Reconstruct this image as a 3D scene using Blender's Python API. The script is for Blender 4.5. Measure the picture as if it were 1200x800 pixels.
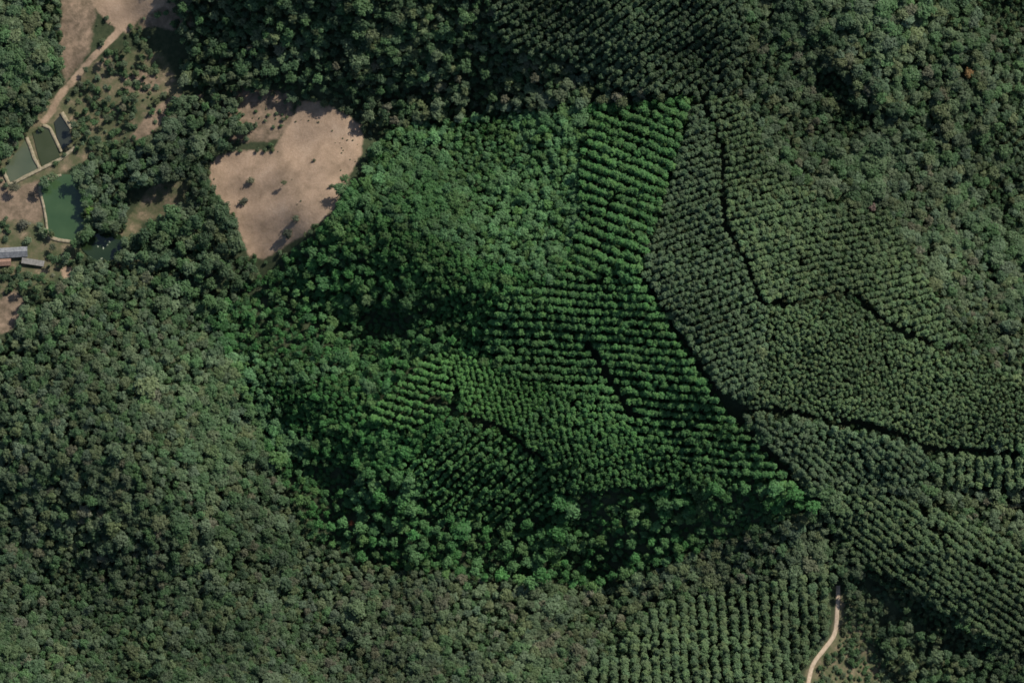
import bpy, math, random
import numpy as np
from mathutils import Vector, noise as mnoise

for o in list(bpy.data.objects): bpy.data.objects.remove(o)
scene = bpy.context.scene
COL = scene.collection
R = math.radians

# ---------------------------------------------------------------- camera
PXM = 0.5                                   # metres per pixel of the 1200 px wide survey
DIST, TILT = 3000.0, R(12.0)                # high platform a little south of the place
CEN = Vector((0, 0, 28))
CAM = CEN + Vector((0, -math.sin(TILT) * DIST, math.cos(TILT) * DIST))
cam_d = bpy.data.cameras.new('camera'); cam = bpy.data.objects.new('camera', cam_d); COL.objects.link(cam)
cam.location = CAM
cam.rotation_euler = (TILT, 0, 0)
cam_d.sensor_width = 36.0
cam_d.lens = 36.0 * DIST / (1200 * PXM)
cam_d.clip_start = 10; cam_d.clip_end = 20000
scene.camera = cam

# ---------------------------------------------------------------- world, sun, exposure
SUN_AZ, SUN_EL = R(48), R(43)
w = bpy.data.worlds.new('World'); scene.world = w; w.use_nodes = True
nt = w.node_tree; bg = nt.nodes['Background']
sky = nt.nodes.new('ShaderNodeTexSky'); sky.sky_type = 'NISHITA'; sky.sun_disc = False
sky.sun_elevation = SUN_EL; sky.sun_rotation = SUN_AZ
nt.links.new(sky.outputs[0], bg.inputs[0]); bg.inputs[1].default_value = 0.095
sd = bpy.data.lights.new('sun', 'SUN'); sd.energy = 4.6; sd.angle = R(0.5); sd.color = (1.0, 0.94, 0.84)
sun = bpy.data.objects.new('sun', sd); COL.objects.link(sun)
sv = Vector((math.sin(SUN_AZ) * math.cos(SUN_EL), math.cos(SUN_AZ) * math.cos(SUN_EL), math.sin(SUN_EL)))
sun.rotation_euler = sv.to_track_quat('Z', 'Y').to_euler()
sun.location = (200, 200, 400)
scene.view_settings.view_transform = 'Standard'; scene.view_settings.look = 'None'
scene.view_settings.gamma = 1; scene.view_settings.use_curve_mapping = False
scene.view_settings.exposure = 0.53
scene.cycles.filter_width = 1.7

rng = np.random.default_rng(7); random.seed(7)

# ---------------------------------------------------------------- survey grid -> place
def ray_dirs(u, v):
    x = (np.asarray(u, float) - 600) * PXM / DIST
    y = (400 - np.asarray(v, float)) * PXM / DIST
    c, s = math.cos(TILT), math.sin(TILT)
    # camera space (x, y, -1) rotated about X by TILT
    return x, y * c + s, y * s - c
def to_world(u, v, h):
    dx, dy, dz = ray_dirs(u, v)
    t = (h - CAM.z) / dz
    return CAM.x + dx * t, CAM.y + dy * t, np.asarray(h, float) + 0 * t

RELIEF = 1.15
CTRL = np.array([
 # ponds and valley floor
 (40,190,1),(100,290,0.5),(60,250,1),(20,210,1),(0,300,1.5),(60,310,1),(80,100,3),(90,150,1.5),(160,0,9),(180,110,5),(20,380,4),(60,350,4),
 (0,100,9),(0,0,20),(60,20,10),(130,280,0.5),(180,240,3),
 # north valley and its sunless north side
 (430,130,13),(550,130,20),(700,118,42),(810,105,56),(230,70,8),(300,0,34),(300,70,18),(450,60,34),(450,0,50),(600,60,46),(600,0,62),(750,40,64),(760,0,72),(850,0,76),(860,60,66),
 # bare clearing
 (420,160,17),(350,190,14),(280,230,9),(300,290,5),(240,300,1),(210,190,6),(260,120,8),(330,120,12),
 # first spur
 (390,255,28),(460,272,36),(540,312,46),(620,345,54),(700,362,55),(480,200,23),(570,200,28),(600,245,31),(640,200,34),(690,200,42),(745,200,54),(785,200,60),
 (790,250,64),(750,320,68),(800,400,68),(850,470,66),(900,530,62),(955,590,48),
 (320,340,3),(420,360,9),(500,375,24),(440,412,7),(540,398,28),(590,420,32),
 # second spur and the gullies
 (300,440,10),(380,455,17),(460,480,26),(540,475,34),(600,515,36),(660,555,34),(690,415,44),(725,465,46),(765,515,43),(820,570,43),(680,480,42),(840,520,55),
 (400,545,4),(480,545,20),(560,590,14),(640,610,14),(500,630,5),(370,640,-6),(460,672,-4),(600,685,1),(700,690,4),(830,648,27),(740,610,26),(900,605,45),
 (245,375,-2),(300,500,-5),(260,330,0),
 # south hill
 (460,735,10),(600,745,18),(600,800,34),(750,745,27),(750,800,42),(860,690,24),(880,800,44),(960,690,34),(985,630,32),(520,800,28),
 # west hill
 (210,430,14),(170,500,25),(140,570,27),(250,570,13),(60,480,20),(0,430,9),(0,520,10),(0,610,2),(100,650,4),(200,650,12),(0,690,-4),(150,695,0),(290,690,2),(350,720,2),(0,800,20),(200,800,28),(330,800,22),(400,770,2),
 # east plantation
 (900,200,64),(850,300,72),(950,400,68),(1000,350,66),(1100,450,56),(1200,500,50),(1000,480,64),(880,480,66),(910,545,52),(1000,560,44),(1150,580,34),(1200,600,30),
 (950,100,48),(1030,100,46),(1000,40,60),(1150,50,34),(1160,15,26),(960,180,44),(1100,300,42),(1150,230,24),(1200,250,14),(1200,150,22),(1200,400,38),(1100,380,50),
 # south east
 (1010,630,40),(1100,640,44),(1200,640,38),(1100,700,34),(1200,740,26),(1050,745,21),(1100,790,17),(960,780,30),(1000,720,27),(1200,800,16)], float)
CTRL[:, 2] *= RELIEF

def _tps(a, b):
    d = np.hypot(a[:, None, 0] - b[None, :, 0], a[:, None, 1] - b[None, :, 1]) / 100
    return np.where(d > 1e-9, d * d * np.log(d + 1e-12), 0)
_n = len(CTRL); _P = np.c_[np.ones(_n), CTRL[:, :2] / 100]
_A = np.block([[_tps(CTRL, CTRL) + 0.04 * np.eye(_n), _P], [_P.T, np.zeros((3, 3))]])
_W = np.linalg.solve(_A, np.r_[CTRL[:, 2], 0, 0, 0])
_wn = [(rng.uniform(-1, 1) * f, rng.uniform(-1, 1) * f, rng.uniform(0, 6.28), a) for f, a in
       [(0.05, 1.0), (0.06, .8), (0.05, .8), (0.09, .5), (0.1, .5), (0.12, .4), (0.16, .25), (0.2, .2)]]
def height(u, v):
    u = np.atleast_1d(np.asarray(u, float)); v = np.atleast_1d(np.asarray(v, float))
    uc, vc = np.clip(u, -110, 1310), np.clip(v, -110, 910)
    out = np.empty(len(u))
    for i in range(0, len(u), 20000):
        q = np.c_[uc[i:i+20000], vc[i:i+20000]]
        out[i:i+20000] = _tps(q, CTRL) @ _W[:_n] + np.c_[np.ones(len(q)), q / 100] @ _W[_n:]
    rough = sum(a * np.sin(x * uc + y * vc + p) for x, y, p, a in _wn)
    # level pond terrace
    f = np.clip((165 - uc) / 50, 0, 1) * np.clip((vc - 110) / 40, 0, 1) * np.clip((335 - vc) / 35, 0, 1)
    f = f * f * (3 - 2 * f)
    out = (out + rough) * (1 - f) + 1.0 * f
    return out
def place(u, v, dz=0.0):
    h = height(u, v)
    x, y, z = to_world(np.atleast_1d(u), np.atleast_1d(v), h)
    return np.c_[x, y, z + dz]

def inpoly(u, v, poly):
    u = np.asarray(u, float); v = np.asarray(v, float); r = np.zeros(u.shape, bool)
    n = len(poly)
    for i in range(n):
        x1, y1 = poly[i]; x2, y2 = poly[(i + 1) % n]
        if y1 == y2: continue
        c = ((y1 > v) != (y2 > v)) & (u < (x2 - x1) * (v - y1) / (y2 - y1) + x1)
        r ^= c
    return r
def segdist(u, v, line):
    d = np.full(np.shape(u), 1e9)
    for (x1, y1), (x2, y2) in zip(line[:-1], line[1:]):
        L = (x2 - x1) ** 2 + (y2 - y1) ** 2 + 1e-9
        t = np.clip(((u - x1) * (x2 - x1) + (v - y1) * (y2 - y1)) / L, 0, 1)
        d = np.minimum(d, np.hypot(u - x1 - t * (x2 - x1), v - y1 - t * (y2 - y1)))
    return d
def polydist(u, v, poly):          # signed, positive inside
    d = segdist(u, v, list(poly) + [poly[0]])
    return np.where(inpoly(u, v, poly), d, -d)
_nf = [[(rng.normal() * f, rng.normal() * f, rng.uniform(0, 6.28)) for _ in range(7)] for f in (0.012, 0.03, 0.08, 0.03, 0.012)]
def lownoise(u, v, k):             # about -1..1
    return sum(np.sin(a * u + b * v + c) for a, b, c in _nf[k]) / 3.0

# ---------------------------------------------------------------- materials
def new_mat(name):
    m = bpy.data.materials.new(name); m.use_nodes = True
    return m, m.node_tree, m.node_tree.nodes['Principled BSDF']
def noisy(name, c1, c2, scale, rough=0.85, bump=0.0, spec=0.2, detail=5):
    m, t, b = new_mat(name)
    tc = t.nodes.new('ShaderNodeTexCoord'); n = t.nodes.new('ShaderNodeTexNoise')
    n.inputs['Scale'].default_value = scale; n.inputs['Detail'].default_value = detail
    t.links.new(tc.outputs['Object'], n.inputs['Vector'])
    r = t.nodes.new('ShaderNodeValToRGB')
    r.color_ramp.elements[0].position = 0.3; r.color_ramp.elements[1].position = 0.7
    r.color_ramp.elements[0].color = (*c1, 1); r.color_ramp.elements[1].color = (*c2, 1)
    t.links.new(n.outputs['Fac'], r.inputs['Fac']); t.links.new(r.outputs[0], b.inputs['Base Color'])
    b.inputs['Roughness'].default_value = rough; b.inputs['Specular IOR Level'].default_value = spec
    if bump:
        bp = t.nodes.new('ShaderNodeBump'); bp.inputs['Strength'].default_value = 0.6; bp.inputs['Distance'].default_value = bump
        t.links.new(n.outputs['Fac'], bp.inputs['Height']); t.links.new(bp.outputs[0], b.inputs['Normal'])
    return m
def leaf_mat(name, src):
    m, t, b = new_mat(name)
    if src == 'object':
        a = t.nodes.new('ShaderNodeObjectInfo'); col = a.outputs['Color']
    else:
        a = t.nodes.new('ShaderNodeAttribute'); a.attribute_type = 'INSTANCER'; a.attribute_name = 'tint'; col = a.outputs['Color']
    g = t.nodes.new('ShaderNodeNewGeometry')
    mr = t.nodes.new('ShaderNodeMapRange'); mr.inputs['To Min'].default_value = 0.8; mr.inputs['To Max'].default_value = 1.2
    t.links.new(g.outputs['Random Per Island'], mr.inputs['Value'])
    mx = t.nodes.new('ShaderNodeVectorMath'); mx.operation = 'SCALE'
    t.links.new(col, mx.inputs[0]); t.links.new(mr.outputs[0], mx.inputs['Scale'])
    t.links.new(mx.outputs[0], b.inputs['Base Color'])
    b.inputs['Roughness'].default_value = 0.6; b.inputs['Specular IOR Level'].default_value = 0.25
    tr = t.nodes.new('ShaderNodeBsdfTranslucent'); t.links.new(mx.outputs[0], tr.inputs['Color'])
    ms = t.nodes.new('ShaderNodeMixShader'); ms.inputs[0].default_value = 0.38
    t.links.new(b.outputs[0], ms.inputs[1]); t.links.new(tr.outputs[0], ms.inputs[2])
    t.links.new(ms.outputs[0], t.nodes['Material Output'].inputs['Surface'])
    return m
M_LEAF = leaf_mat('foliage', 'object')
M_LEAF_I = leaf_mat('foliage_mass', 'inst')
M_BARK = noisy('bark', (0.10, 0.075, 0.055), (0.2, 0.16, 0.125), 3, bump=0.03)

def ground_mat():
    m, t, b = new_mat('ground'); N = t.nodes; Lk = t.links
    tc = N.new('ShaderNodeTexCoord')
    def noise(s, d=6, rgh=0.6):
        n = N.new('ShaderNodeTexNoise'); n.inputs['Scale'].default_value = s; n.inputs['Detail'].default_value = d
        n.inputs['Roughness'].default_value = rgh; Lk.new(tc.outputs['Object'], n.inputs['Vector']); return n.outputs['Fac']
    def ramp(fac, stops):
        r = N.new('ShaderNodeValToRGB'); e = r.color_ramp.elements
        for i, (p, c) in enumerate(stops):
            if i < 2: e[i].position = p; e[i].color = (*c, 1)
            else: q = e.new(p); q.color = (*c, 1)
        Lk.new(fac, r.inputs[0]); return r.outputs[0]
    def mix(f, a, c):
        x = N.new('ShaderNodeMix'); x.data_type = 'RGBA'; Lk.new(f, x.inputs[0]); Lk.new(a, x.inputs[6]); Lk.new(c, x.inputs[7]); return x.outputs[2]
    def mth(op, a, c):
        x = N.new('ShaderNodeMath'); x.operation = op
        for i, s in enumerate((a, c)):
            if isinstance(s, (int, float)): x.inputs[i].default_value = s
            else: Lk.new(s, x.inputs[i])
        return x.outputs[0]
    at = N.new('ShaderNodeAttribute'); at.attribute_name = 'cover'
    sp = N.new('ShaderNodeSeparateColor'); Lk.new(at.outputs['Color'], sp.inputs[0])
    edge = noise(0.16, 8, 0.7)
    def mask(ch):      # ragged edge: attribute + noise through a steep step
        s = mth('ADD', sp.outputs[ch], mth('MULTIPLY', mth('SUBTRACT', edge, 0.5), 0.75))
        r = N.new('ShaderNodeMapRange'); r.interpolation_type = 'SMOOTHSTEP'
        r.inputs['From Min'].default_value = 0.36; r.inputs['From Max'].default_value = 0.64
        Lk.new(s, r.inputs[0]); return r.outputs[0]
    litter = ramp(noise(0.35), [(0.3, (0.02, 0.03, 0.015)), (0.7, (0.042, 0.05, 0.026))])
    soil = ramp(noise(0.09, 9, 0.62), [(0.3, (0.16, 0.116, 0.08)), (0.45, (0.226, 0.164, 0.115)), (0.55, (0.264, 0.19, 0.134)), (0.7, (0.305, 0.226, 0.163))])
    fine = ramp(noise(1.1, 6, 0.7), [(0.35, (0.84, 0.83, 0.8)), (0.62, (1.03, 1.03, 1.03))])
    mu = N.new('ShaderNodeMix'); mu.data_type = 'RGBA'; mu.blend_type = 'MULTIPLY'; mu.inputs[0].default_value = 1
    Lk.new(soil, mu.inputs[6]); Lk.new(fine, mu.inputs[7])
    wv = N.new('ShaderNodeTexWave'); wv.inputs['Scale'].default_value = 0.03; wv.inputs['Distortion'].default_value = 26; wv.inputs['Detail'].default_value = 4; wv.inputs['Detail Scale'].default_value = 0.6
    Lk.new(tc.outputs['Object'], wv.inputs['Vector'])
    worn = ramp(wv.outputs['Fac'], [(0.0, (0.72, 0.7, 0.68)), (0.16, (1, 1, 1))])
    mw = N.new('ShaderNodeMix'); mw.data_type = 'RGBA'; mw.blend_type = 'MULTIPLY'; mw.inputs[0].default_value = .22
    Lk.new(mu.outputs[2], mw.inputs[6]); Lk.new(worn, mw.inputs[7]); mu = mw
    grass = ramp(noise(0.13, 9, 0.72), [(0.3, (0.035, 0.048, 0.022)), (0.46, (0.065, 0.07, 0.036)), (0.57, (0.105, 0.09, 0.055)), (0.68, (0.2, 0.15, 0.1))])
    brown = ramp(noise(0.25, 8, 0.7), [(0.3, (0.075, 0.058, 0.038)), (0.48, (0.13, 0.098, 0.068)), (0.66, (0.215, 0.155, 0.11))])
    c = mix(mask(1), litter, grass); c = mix(mask(2), c, brown); c = mix(mask(0), c, mu.outputs[2])
    Lk.new(c, b.inputs['Base Color'])
    bp = N.new('ShaderNodeBump'); bp.inputs['Strength'].default_value = 0.5; bp.inputs['Distance'].default_value = 0.5
    Lk.new(noise(0.6, 7, 0.7), bp.inputs['Height']); Lk.new(bp.outputs[0], b.inputs['Normal'])
    b.inputs['Roughness'].default_value = 0.95; b.inputs['Specular IOR Level'].default_value = 0.1
    return m
M_GROUND = ground_mat()
M_TRACK = noisy('track_soil', (0.24, 0.185, 0.13), (0.36, 0.29, 0.215), 0.7, bump=0.05)
M_DIKE = noisy('dike_earth', (0.13, 0.115, 0.07), (0.26, 0.22, 0.155), 0.6, bump=0.08)
def water(name, c1, c2):
    m = noisy(name, c1, c2, 0.09, rough=0.12, spec=0.5, detail=3)
    t = m.node_tree; n = t.nodes.new('ShaderNodeTexNoise'); n.inputs['Scale'].default_value = 1.6
    tc = t.nodes.new('ShaderNodeTexCoord'); t.links.new(tc.outputs['Object'], n.inputs['Vector'])
    b = t.nodes.new('ShaderNodeBump'); b.inputs['Strength'].default_value = 0.08; b.inputs['Distance'].default_value = 0.1
    t.links.new(n.outputs['Fac'], b.inputs['Height']); t.links.new(b.outputs[0], t.nodes['Principled BSDF'].inputs['Normal'])
    return m

# ---------------------------------------------------------------- mesh helpers
def mesh_obj(name, verts, faces, mats, parent=None, mat_idx=None, smooth=False):
    me = bpy.data.meshes.new(name)
    me.from_pydata([tuple(map(float, v)) for v in verts], [], [tuple(int(i) for i in f) for f in faces])
    for m in (mats if isinstance(mats, (list, tuple)) else [mats]): me.materials.append(m)
    if mat_idx is not None: me.polygons.foreach_set('material_index', np.asarray(mat_idx, np.int32))
    if smooth: me.polygons.foreach_set('use_smooth', np.ones(len(me.polygons), bool))
    me.update()
    o = bpy.data.objects.new(name, me); COL.objects.link(o); o.parent = parent
    return o
def tag(o, label=None, cat=None, group=None, kind=None):
    for k, s in (('label', label), ('category', cat), ('group', group), ('kind', kind)):
        if s: o[k] = s
    return o

# ---------------------------------------------------------------- land cover
PLOT = [(457,148),(814,112),(749,320),(845,470),(958,592),(701,688),(460,668),(364,629),(243,371),(382,262)]
BARE = [
 [(245,190),(258,180),(290,176),(318,178),(330,160),(345,135),(352,118),(378,120),(408,135),(426,150),(424,180),(405,215),(392,245),(372,262),(352,278),(330,292),(308,304),(292,300),(282,278),(276,255),(258,238),(246,215)],
 [(108,-60),(215,-60),(190,8),(165,22),(150,40),(128,28),(110,8)],
 [(70,312),(84,314),(88,326),(76,328)],
]
BROWN = [
 [(0,205),(14,222),(48,210),(52,250),(44,262),(20,258),(-60,262),(-60,215)],
 [(0,350),(18,340),(30,352),(26,375),(10,390),(-20,388)],
 [(160,150),(180,125),(205,112),(238,112),(234,124),(200,138),(172,160),(150,168)],
 [(140,90),(165,82),(190,95),(180,110),(150,108)],
 [(70,-60),(110,-60),(112,20),(104,60),(90,80),(76,98),(70,60),(72,20)],
 [(185,-40),(215,-40),(225,30),(200,36),(184,30),(160,34)],
 [(268,100),(300,105),(340,110),(346,150),(318,165),(270,168),(255,150)],
]
GRASS = [
 [(90,80),(140,60),(190,60),(215,110),(200,130),(160,160),(120,170),(95,130)],
 [(178,218),(222,210),(216,236),(196,252),(160,262),(150,254)],
 [(-60,255),(60,255),(64,275),(100,282),(96,292),(60,330),(0,345),(-60,345)],
 [(982,690),(990,700),(1020,740),(1032,770),(1045,800),(1040,860),(930,860),(935,800),(955,770),(976,740)],
 [(40,120),(100,110),(120,160),(100,190),(46,215),(-60,240),(-60,200),(20,170)],
 [(140,255),(165,262),(160,280),(135,275)],[(125,298),(160,300),(165,320),(130,322)],
]
us = np.r_[-4200, -2600, -1500, -800, -400, -240, np.arange(-160, 1361, 4), 1440, 1600, 2000, 2700, 3800, 5400]
vs = np.r_[-4200, -2600, -1500, -800, -400, -240, np.arange(-160, 961, 4), 1040, 1200, 1600, 2300, 3400, 5000]
U, V = np.meshgrid(us, vs); Uf, Vf = U.ravel(), V.ravel()
Hf = height(Uf, Vf)
def cover(polys, soft=7.0):
    c = np.zeros(len(Uf))
    for p in polys: c = np.maximum(c, np.clip(0.5 + polydist(Uf, Vf, p) / (2 * soft), 0, 1))
    return c
cb, cg, cn = cover(BARE), cover(GRASS, 9), cover(BROWN, 9)
TRACK_N = [(170,-20),(158,10),(140,36),(118,58),(100,78),(88,92),(78,104),(70,112),(60,132),(52,142)]
cb = np.maximum(cb, np.clip(1.0 - segdist(Uf, Vf, TRACK_N) / 8, 0, .62))
# furrows of the tilled plots are real relief
fur = np.sin((Uf * 0.55 + Vf * 0.85) * .55) * 0.22 * cb * (segdist(Uf, Vf, [(300,275),(345,285)]) < 40)
Hf = Hf + fur
x, y, z = to_world(Uf, Vf, Hf)
nu, nv = len(us), len(vs)
ii = np.arange(nu * nv).reshape(nv, nu)
faces = np.c_[ii[1:, :-1].ravel(), ii[1:, 1:].ravel(), ii[:-1, 1:].ravel(), ii[:-1, :-1].ravel()]
me = bpy.data.meshes.new('ground'); me.from_pydata(np.c_[x, y, z].tolist(), [], faces.tolist())
me.materials.append(M_GROUND); me.polygons.foreach_set('use_smooth', np.ones(len(faces), bool))
ca = me.color_attributes.new('cover', 'FLOAT_COLOR', 'POINT')
ca.data.foreach_set('color', np.c_[cb, cg, cn, np.ones(len(cb))].astype(np.float32).ravel())
ground = bpy.data.objects.new('ground', me); COL.objects.link(ground); tag(ground, kind='structure')

def ribbon(name, line, width, mat, dz=0.1, n=6):
    L = np.array(line, float)
    t = np.arange(len(L)); tt = np.linspace(0, len(L) - 1, (len(L) - 1) * n + 1)
    # smooth by cubic interpolation through catmull-rom
    pts = []
    for s in tt:
        i = min(int(s), len(L) - 2); f = s - i
        p0, p1, p2, p3 = L[max(i-1, 0)], L[i], L[i+1], L[min(i+2, len(L)-1)]
        pts.append(0.5 * (2*p1 + (p2-p0)*f + (2*p0-5*p1+4*p2-p3)*f*f + (3*p1-p0-3*p2+p3)*f**3))
    P = np.array(pts); d = np.gradient(P, axis=0); d /= np.linalg.norm(d, axis=1)[:, None]
    nrm = np.c_[-d[:, 1], d[:, 0]]
    prof = [(-0.55, -0.25), (-0.5, 0.02), (-0.2, 0.0), (0, 0.04), (0.2, 0.0), (0.5, 0.02), (0.55, -0.25)]
    vt, fc = [], []; k = len(prof)
    wv = width * (1 + 0.16 * np.array([mnoise.noise((p[0] * .1, p[1] * .1, 3)) for p in P]))
    for a, dzz in prof:
        q = P + nrm * (a * wv)[:, None]
        vt.append(place(q[:, 0], q[:, 1], dz + dzz))
    vt = np.stack(vt, 1).reshape(-1, 3)
    for i in range(len(P) - 1):
        for j in range(k - 1): fc.append((i*k+j, i*k+j+1, (i+1)*k+j+1, (i+1)*k+j))
    return tag(mesh_obj(name, vt, fc, mat, smooth=True), kind='structure')
TRACKS = [[(982,686),(982,696),(981,715),(978,742),(966,760),(954,776),(948,795),(944,830)],
          [(170,-20),(158,10),(140,36),(118,58),(100,78),(88,92),(78,104),(70,112),(60,132),(52,142)],
          [(600,668),(617,650),(619,620)]]
ribbon('dirt_track', TRACKS[0], 4.6, M_TRACK, 0.16)

# ponds: level water inside earth dikes
PONDS = [
 ([(29,166),(33,173),(43,199),(13,214),(5,199)], (0.048,0.062,0.038),(0.07,0.082,0.05)),
 ([(39,156),(52,149),(58,152),(63,166),(70,184),(50,195),(45,181)], (0.028,0.036,0.014),(0.038,0.046,0.022)),
 ([(64,144),(72,135),(80,149),(84,166),(73,174),(67,160)], (0.014,0.018,0.014),(0.026,0.03,0.022)),
 ([(47,218),(58,211),(72,207),(92,207),(97,230),(98,262),(95,279),(82,281),(68,278),(57,275),(54,255)], (0.024,0.05,0.02),(0.036,0.066,0.028)),
 ([(95,286),(104,279),(116,274),(140,276),(148,288),(136,301),(120,309),(108,303),(98,293)], (0.01,0.02,0.008),(0.016,0.028,0.011)),
]
for k, (poly, c1, c2) in enumerate(PONDS):
    p = np.array(poly, float); cen = p.mean(0)
    q = cen + (p - cen) * 1.06
    top = place(q[:, 0], q[:, 1]); zt = 1.35 + 0.03 * k
    vt = [(a[0], a[1], zt) for a in top] + [(a[0], a[1], -0.6) for a in top]
    n = len(q)
    fc = [tuple(range(n))] + [(i, (i+1) % n, n + (i+1) % n, n + i) for i in range(n)]
    o = mesh_obj('pond_water', vt, fc, water('pond_water_%d' % k, c1, c2))
    tag(o, kind='structure')
def dike(line, width, hgt=2.0, closed=False):
    L = np.array(line, float); P = []
    for a, b in zip(L[:-1], L[1:]):
        n = max(2, int(np.hypot(*(b - a)) / 2.2))
        for s in range(n): P.append(a + (b - a) * s / n)
    P.append(L[-1]); P = np.array(P)
    for _ in range(2): P[1:-1] = 0.25 * P[:-2] + 0.5 * P[1:-1] + 0.25 * P[2:]
    d = np.gradient(P, axis=0); d /= np.linalg.norm(d, axis=1)[:, None] + 1e-9; nr = np.c_[-d[:, 1], d[:, 0]]
    prof = [(-0.85, -1.4), (-0.5, -0.12), (-0.2, 0.02), (0.2, 0.03), (0.5, -0.12), (0.85, -1.4)]
    rows = []
    for i, p in enumerate(P):
        wv = width * (1 + 0.25 * mnoise.noise((p[0] * .35, p[1] * .35, 9)))
        for a, dz in prof:
            q = p + nr[i] * a * wv
            xx, yy, zz = to_world(q[0], q[1], np.array(hgt + dz + 0.12 * mnoise.noise((q[0] * .5, q[1] * .5, 1))))
            rows.append((float(xx), float(yy), float(zz)))
    k = len(prof)
    fc = [(i*k+j, i*k+j+1, (i+1)*k+j+1, (i+1)*k+j) for i in range(len(P)-1) for j in range(k-1)]
    fc += [tuple(range(k))[::-1], tuple((len(P)-1)*k + j for j in range(k))]
    return tag(mesh_obj('embankment', rows, fc, M_DIKE, smooth=False), kind='structure')
dike([(31,161),(36,174),(40,186),(47,198)], 3.0)
dike([(3,198),(11,217),(30,207),(50,197),(72,186),(84,176),(92,169)], 3.2)
dike([(50,147),(58,149),(64,162),(72,178)], 2.8, 2.06)
dike([(72,132),(78,142),(84,151)], 3.4, 2.1)
dike([(72,205),(58,209),(47,215),(46,222),(51,240),(54,258),(56,277)], 2.4, 1.9)
dike([(56,277),(68,281),(82,283),(96,283)], 3.5, 1.75)

# ---------------------------------------------------------------- tree models
def quad_leaf(c, n, s, rs):
    n = n / (np.linalg.norm(n) + 1e-9)
    a = np.cross(n, rs.normal(size=3)); a /= np.linalg.norm(a) + 1e-9; b = np.cross(n, a)
    e = rs.uniform(0.6, 1.0)
    return [c - a * s, c - b * s * e * .8 + n * s * .12, c + a * s, c + b * s * e * .8 + n * s * .12]
ICO = None
def ico():
    t = (1 + 5 ** .5) / 2
    v = np.array([(-1,t,0),(1,t,0),(-1,-t,0),(1,-t,0),(0,-1,t),(0,1,t),(0,-1,-t),(0,1,-t),(t,0,-1),(t,0,1),(-t,0,-1),(-t,0,1)], float)
    f = [(0,11,5),(0,5,1),(0,1,7),(0,7,10),(0,10,11),(1,5,9),(5,11,4),(11,10,2),(10,7,6),(7,1,8),(3,9,4),(3,4,2),(3,2,6),(3,6,8),(3,8,9),(4,9,5),(2,4,11),(6,2,10),(8,6,7),(9,8,1)]
    return v / np.linalg.norm(v[0]), f
def crown_mesh(lobes, per, size, rs, jit=0.5, core=0.62, up=.7):
    V_, F_ = [], []
    iv, jf = ico()
    for (c, r) in lobes:
        c = np.array(c, float); r = np.array(r, float) * np.ones(3)
        o = len(V_)
        for p in iv: V_.append(c + p * r * core * rs.uniform(.8, 1.15))
        F_ += [tuple(o + i for i in f) for f in jf]
        for _ in range(per):
            d = rs.normal(size=3); d /= np.linalg.norm(d)
            if d[2] < -0.35: d[2] = -d[2]
            pos = c + d * r * rs.uniform(.66, 1.28)
            nn = d + rs.normal(size=3) * jit * .6 + np.array((0, 0, up))
            o = len(V_); V_ += quad_leaf(pos, nn, size * rs.uniform(.65, 1.3), rs); F_.append((o, o+1, o+2, o+3))
    return V_, F_
def limb(a, b, r0, r1, n=6, bend=None):
    a, b = np.array(a, float), np.array(b, float); P = [a, (a + b) / 2 + (bend if bend is not None else 0), b]; Rr = [r0, (r0 + r1) / 2, r1]
    V_, F_ = [], []
    for p, r in zip(P, Rr):
        for k in range(n): V_.append(p + r * np.array((math.cos(6.2832 * k / n), math.sin(6.2832 * k / n), 0)))
    for j in range(2):
        for k in range(n): F_.append((j*n+k, j*n+(k+1) % n, (j+1)*n+(k+1) % n, (j+1)*n+k))
    F_.append(tuple(2*n + k for k in range(n)))
    return V_, F_
def joinm(parts):
    V_, F_ = [], []
    for v, f in parts:
        o = len(V_); V_ += list(v); F_ += [tuple(i + o for i in q) for q in f]
    return V_, F_
def broadleaf(seed):
    rs = np.random.default_rng(seed); lobes = []; n = rs.integers(8, 13)
    for k in range(n):
        a = k * 2.4 + rs.uniform(-.4, .4); rr = 2.35 * math.sqrt((k + .3) / n)
        zz = 9.0 - 0.22 * rr * rr + rs.uniform(-.75, .65)
        r = rs.uniform(.85, 1.4)
        lobes.append(((rr * math.cos(a), rr * math.sin(a), zz), (r, r, r * .85)))
    crown = crown_mesh(lobes, 34, .44, rs)
    parts = [limb((0, 0, -1.0), (rs.uniform(-.3, .3), rs.uniform(-.3, .3), 6.2), .26, .15)]
    for c, r in lobes[1::2]: parts.append(limb((0, 0, rs.uniform(4, 5.8)), c, .12, .04, 5))
    return crown, joinm(parts)
def eucalypt(seed):
    rs = np.random.default_rng(seed); lobes = []
    n = 15
    for k in range(n):
        f = math.sqrt((k + .2) / n); rr = 1.35 * f * rs.uniform(.8, 1.15)
        zz = 12.3 - 1.5 * f * f + rs.uniform(-.65, .45)
        a = k * 2.4 + rs.uniform(-.6, .6); r = rs.uniform(.38, .66)
        lobes.append(((rr * math.cos(a), rr * math.sin(a), zz), (r, r, r * 1.1)))
    crown = crown_mesh(lobes, 20, .27, rs, jit=.7, up=1.0)
    parts = [limb((0, 0, -1.0), (rs.uniform(-.15, .15), rs.uniform(-.15, .15), 12.8), .16, .03)]
    for c, r in lobes[:8:2]: parts.append(limb((0, 0, c[2] - 1.4), c, .05, .02, 4))
    return crown, joinm(parts)
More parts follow.
